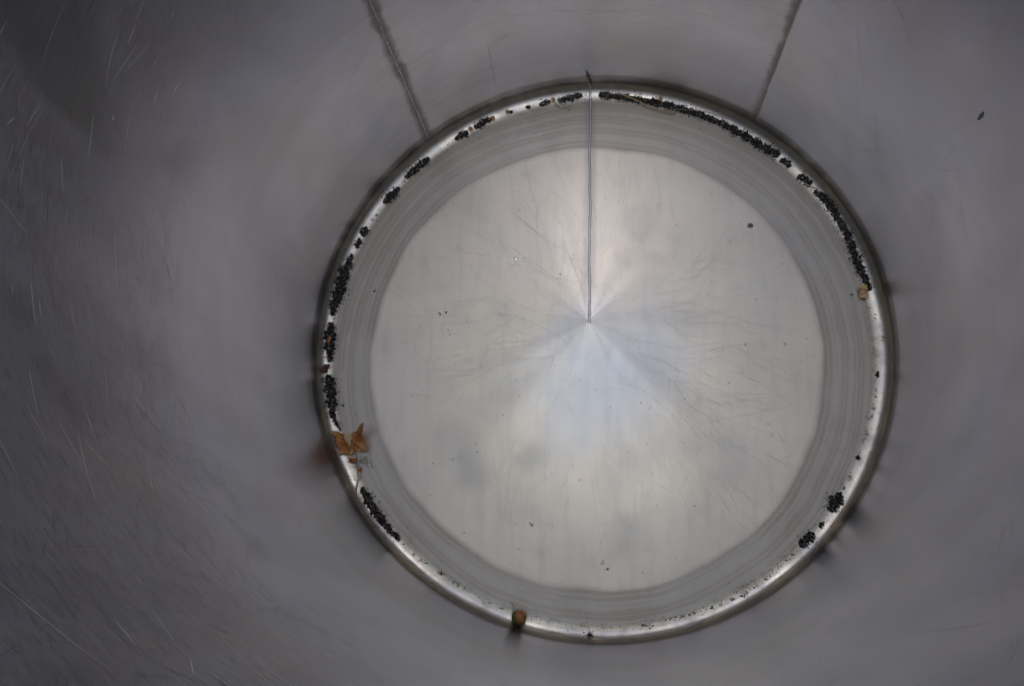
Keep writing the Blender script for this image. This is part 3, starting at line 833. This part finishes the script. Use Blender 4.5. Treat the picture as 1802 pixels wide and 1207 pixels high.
# small dark lump on the groove, bottom centre
V, F, ids = [], [], []
rg = random.Random(21)
q0 = floor_pt(NUB[0], NUB[1] - 0.004)
for _ in range(90):
    e = Vector((rg.gauss(0, 0.0032), rg.gauss(0, 0.0024), abs(rg.gauss(0, 0.0016))))
    w = q0 + e
    if math.hypot(w.x, w.y) > RW - 0.003: continue
    e.z += floor_z(w.x, w.y) - q0.z
    n0 = len(F); grain(V, F, e, rg.uniform(0.0005, 0.0013), rg); ids.extend([rg.choice((0, 0, 1, 2))] * (len(F) - n0))
o = mesh_obj("dirt_lump", V, F, [M_SOIL, M_SOIL_B, M_SOIL_G], smooth=False, mat_ids=ids)
o.location = q0
tag(o, "small dark dirt lump on the groove at bottom centre, right of the nut", "dirt lump")

# ------------------------------------------------------------------ nut, seeds, bark, scrap
def lathe(pr, seg, wobble=0.0, rg=None):
    V, F = [], []
    for r, z in pr:
        for j in range(seg):
            a = TAU * j / seg
            k = 1 + wobble * (math.sin(3 * a + z * 300) * 0.6 + math.sin(5 * a + 1) * 0.4)
            V.append(Vector((r * k * math.cos(a), r * k * math.sin(a), z)))
    for i in range(len(pr) - 1):
        for j in range(seg):
            k = (j + 1) % seg
            F.append((i * seg + j, i * seg + k, (i + 1) * seg + k, (i + 1) * seg + j))
    return V, F

nut_p = floor_pt(*NUT)
nut = empty("fallen_nut", nut_p)
tag(nut, "round fallen nut, half olive green and half orange-brown, at the bottom of the groove", "nut")
ax = Vector((1.0, 0.28, 0.30)).normalized()
rot = Vector((0, 0, 1)).rotation_difference(ax).to_matrix()
off = Vector((0.0, 0.004, 0.0118))
pr = [(0.0001, -0.0105)] + [(0.0118 * math.cos(t), 0.0115 * math.sin(t)) for t in [R(-80 + 10 * i) for i in range(17)]] + [(0.0014, 0.0123), (0.0001, 0.0126)]
V, F = lathe(pr, 28, 0.02)
mesh_obj("kernel", [rot @ v + off for v in V], F, mat_organic("nut_shell", (0.30, 0.11, 0.025), (0.48, 0.20, 0.05), 130.0, 0.45, 0.35, 0.0008, (0.20, 0.07, 0.02)), parent=nut)
pr = [(0.0001, -0.0122)] + [(0.0129 * math.cos(t), 0.0126 * math.sin(t)) for t in [R(-80 + 9 * i) for i in range(9)]] + [(0.0122, -0.0002), (0.0116, -0.0008)]
V, F = lathe(pr, 28, 0.05)
mesh_obj("husk", [rot @ v + off for v in V], F, mat_organic("green_husk", (0.09, 0.10, 0.02), (0.19, 0.17, 0.035), 170.0, 0.6, 0.6, 0.001, (0.07, 0.05, 0.02)), parent=nut)
V, F = [], []
b0 = off + rot @ Vector((0, 0, -0.012))
tube(V, F, spline([b0, b0 + Vector((-0.001, 0.008, 0.001)), b0 + Vector((0.001, 0.018, 0.002)), b0 + Vector((-0.003, 0.026, 0.0))], 4), 0.0006, 6)
mesh_obj("stalk", V, F, M_STEM, parent=nut)

M_SEED = mat_organic("tan_seed", (0.36, 0.17, 0.055), (0.52, 0.29, 0.12), 260.0, 0.5, 0.3, 0.0004, (0.22, 0.09, 0.03))
M_SCAR = mat_organic("seed_scar", (0.08, 0.035, 0.015), (0.15, 0.07, 0.03), 300.0)
seed_labels = ["leftmost round tan seed in the upper groove, beside a two-lobed soil clump", "round tan seed at the upper right end of a short soil clump",
               "round tan seed with a tiny black lump on its right", "round tan seed beside the pale stalk tangle near the floor seam",
               "round tan seed on the long soil band right of the floor seam"]
for i, (d, r) in enumerate(SEEDS):
    rg = random.Random(i)
    lift = 0.003 if i == 4 else 0.0
    p = floor_pt(d, r, lift)
    e = empty("tan_seed", p)
    tag(e, seed_labels[i], "seed", "round tan seeds in the groove")
    s = 0.0040
    pr = [(0.0001, -s)] + [(s * math.cos(t), s * 0.92 * math.sin(t)) for t in [R(-78 + 13 * k) for k in range(13)]] + [(0.0003, s * 0.93)]
    V, F = lathe(pr, 18, 0.03)
    q = Vector((0, 0, 1)).rotation_difference(Vector((rg.gauss(0, .5), rg.gauss(0, .5), 1)).normalized()).to_matrix()
    mesh_obj("seed_body", [q @ v + Vector((0, 0, s)) for v in V], F, M_SEED, parent=e)
    V, F = lathe([(0.0011, s * 0.90), (0.0010, s * 0.985), (0.0001, s * 0.97)], 10)
    mesh_obj("seed_scar", [q @ v + Vector((0, 0, s)) for v in V], F, M_SCAR, parent=e)

p = floor_pt(OBLONG_SEED[0], OBLONG_SEED[1], 0.0045)
pr = [(0.0001, -0.0072)] + [(0.0030 * math.cos(t) ** 0.8, 0.0068 * math.sin(t)) for t in [R(-80 + 16 * k) for k in range(11)]] + [(0.0001, 0.0075)]
V, F = lathe(pr, 14, 0.06)
q = Vector((0, 0, 1)).rotation_difference(Vector((0.35, 1, 0.1)).normalized()).to_matrix()
o = mesh_obj("oblong_seed", [q @ v + Vector((0, 0, 0.002)) for v in V], F, mat_organic("orange_seed", (0.34, 0.13, 0.03), (0.48, 0.21, 0.06), 220.0, 0.5))
o.location = p
tag(o, "oblong orange-brown seed lying on the left soil clump", "seed")

p = floor_pt(BARK[0], BARK[1])
V, F = [], []
rg = random.Random(8)
for i in range(5):
    for j in range(4):
        x = (j - 1.5) * 0.0036 + rg.uniform(-.0006, .0006) + (i - 2) * 0.0012; y = (i - 2) * 0.0038 + rg.uniform(-.0006, .0006)
        V.append(Vector((x, y, 0.0055 + 0.0012 * math.sin(j * 2.2 + i) - 0.02 * abs(x) + 0.05 * max(0, -x) * 3)))
for i in range(4):
    for j in range(3): F.append((i * 4 + j, i * 4 + j + 1, (i + 1) * 4 + j + 1, (i + 1) * 4 + j))
o = solid(mesh_obj("bark_chip", V, F, mat_organic("red_bark", (0.06, 0.022, 0.014), (0.13, 0.05, 0.03), 300.0), smooth=False), 0.002)
o.location = p
tag(o, "dark red-brown bark chip between two soil clumps in the left groove", "bark chip")

p = floor_pt(SCRAP[0], SCRAP[1])
sc = empty("leaf_scrap", p)
tag(sc, "small pale tan scrap of leaf at the end of the right-hand soil band", "leaf scrap")
M_SCRAP = mat_organic("tan_scrap", (0.50, 0.29, 0.15), (0.66, 0.44, 0.27), 130.0, 0.7)
M_SCRAP2 = mat_organic("ochre_scrap", (0.50, 0.32, 0.12), (0.60, 0.42, 0.18), 130.0, 0.7)
def patch(outl, mat, name, wav, seed):
    out = [Vector((x * 0.00098, y * 0.00098, z)) for x, y, z in outl]
    V, F = fan_surface(out, sum(out, Vector()) / len(out), 4, wav, seed)
    return solid(mesh_obj(name, V, F, mat, parent=sc), 0.0006)
patch([(-8, 3, .006), (-4, 4, .007), (2, 3, .0075), (7, 1, .006), (7.5, -6, .007), (6, -12, .005), (-1, -11, .006), (-8, -8, .004), (-6, -2, .006)], M_SCRAP, "scrap_blade", 0.0006, 1)
patch([(-4, 12, .009), (3, 13, .010), (6, 9, .009), (6.5, 3, .0085), (1, 4, .0085), (-5, 3.5, .008), (-7, 7, .008)], M_SCRAP2, "scrap_fold", 0.0004, 2)

# ------------------------------------------------------------------ straws, stalks, twig, flakes
def straw(name, pts, rad, lift, mat, label, cat, extra=None, taper=True):
    P3 = [floor_pt(d, r, lift[i] if isinstance(lift, (list, tuple)) else lift) for i, (d, r) in enumerate(pts)]
    org = P3[0].copy()
    path = spline([q - org for q in P3], 6)
    rr = [rad * (1 - 0.5 * i / len(path)) if taper else rad for i in range(len(path))]
    V, F = [], []
    tube(V, F, path, rr, 6)
    for e in (extra or []):
        P4 = [floor_pt(d, r, lift if not isinstance(lift, (list, tuple)) else lift[0]) - org for d, r in e]
        tube(V, F, spline(P4, 5), rad * 0.7, 5)
    o = mesh_obj(name, V, F, mat)
    o.location = org
    return tag(o, label, cat)

M_STRAW = mat_organic("dry_straw", (0.34, 0.20, 0.09), (0.50, 0.34, 0.17), 120.0, 0.6)
M_STRAW_D = mat_organic("grey_straw", (0.16, 0.12, 0.07), (0.30, 0.23, 0.14), 120.0, 0.6)
straw("dry_straw", STRAW_A, 0.0013, [.006, .006, .005, .004, .003], M_STRAW, "stout tan straw slanting across the soil band right of the floor seam", "straw",
      extra=[[(79, 0.4735), (76.2, 0.4675), (73.2, 0.4665), (71.3, 0.4655)]])
straw("thin_straw", STRAW_B, 0.0007, [.004, .006, .006, .006, .006, .006, .005], M_STRAW_D, "long thin grey straw curving along the soil band's upper edge", "straw")
straw("orange_straw", STRAW_C, 0.0013, [.005, .005, .005], M_STRAW, "short orange straw lying on the stubby soil clump", "straw")
M_PALE = mat_organic("pale_stalk", (0.30, 0.27, 0.17), (0.45, 0.40, 0.28), 160.0, 0.7)
straw("pale_stalk", STALK, 0.0011, 0.0012, M_PALE, "knotted pale straw-coloured stalk just inside the groove, left of the floor seam", "stalk",
      extra=[STALK_TWIG, [(96.489, 0.4665), (95.6, 0.4690), (94.9, 0.466)], [(96.2, 0.4655), (96.0, 0.4600), (96.3, 0.4560)]])

V, F = [], []
tp = [wall_pt(TWIG[0][0], TWIG[0][2], 0.004), wall_pt(TWIG[1][0], TWIG[1][2], 0.002), wall_pt(TWIG[2][0], TWIG[2][2], 0.003)]
tube(V, F, spline([p - tp[2] for p in tp], 5), [0.0016, 0.0017, 0.0018, 0.0019, 0.0019, 0.0018, 0.0017, 0.0016, 0.0014, 0.0012, 0.001], 6)
tube(V, F, spline([tp[1] - tp[2], tp[1] - tp[2] + Vector((0.004, -0.002, 0.001)), tp[1] - tp[2] + Vector((0.006, -0.003, -0.004))], 4), 0.0009, 5)
o = mesh_obj("small_twig", V, F, mat_organic("olive_twig", (0.07, 0.06, 0.025), (0.14, 0.12, 0.05), 160.0))
o.location = tp[2]
tag(o, "small olive twig leaning on the wall where the floor seam ends", "twig")

def flake(name, origin, ex, ey, n, outline, mat, label, cat, th=0.0008):
    V = [ex * x + ey * y + n * (th * 0.6 + z) for x, y, z in outline]
    V0, F = fan_surface(V, sum(V, Vector()) / len(V), 3, 0.0, 1)
    o = solid(mesh_obj(name, V0, F, mat), th)
    o.location = origin
    return tag(o, label, cat)

a = R(WALL_FLAKE[0])
flake("grey_flake", wall_pt(WALL_FLAKE[0], WALL_FLAKE[2]), Vector((-math.sin(a), math.cos(a), 0)), Vector((0, 0, 1)), Vector((-math.cos(a), -math.sin(a), 0)),
      [(-.0015, -.0065, 0), (.001, -.0065, .0006), (.0028, -.002, .0004), (.0022, .003, .0006), (.0026, .0065, .0006), (.000, .0055, 0), (-.0023, .002, 0), (-.0015, -.002, .0006)],
      mat_organic("grey_grime", (0.05, 0.05, 0.05), (0.11, 0.108, 0.10), 200.0), "dark grey flake stuck high on the right wall", "flake")
p = floor_pt(*FLOOR_FLAKE)
rad = Vector((p.x, p.y, 0)).normalized()
nf = (Vector((0, 0, 1)) * math.cos(AC) + rad * math.sin(AC))
flake("grime_spot", p, Vector((1, 0, 0)), Vector((0, 1, 0)), nf, [(-.0045, -.003, 0), (.001, -.0045, 0), (.0045, -.002, 0), (.004, .003, 0), (0, .0035, 0), (-.004, .002, 0)],
      mat_organic("grime", (0.10, 0.095, 0.09), (0.19, 0.18, 0.17), 220.0), "small grey grime spot on the upper right of the floor", "grime spot", 0.0012)
p = floor_pt(*WHITE_SPOT)
flake("pale_droplet", p, Vector((1, 0, 0)), Vector((0, 1, 0)), Vector((0, 0, 1)), [(.0036 * math.cos(k * .785), .0036 * math.sin(k * .785), 0) for k in range(8)],
      mat_simple_metal("polished_droplet", (0.95, 0.94, 0.92), 0.22, 60.0, 0.05), "tiny pale shiny droplet left of the floor seam", "droplet", 0.0012)
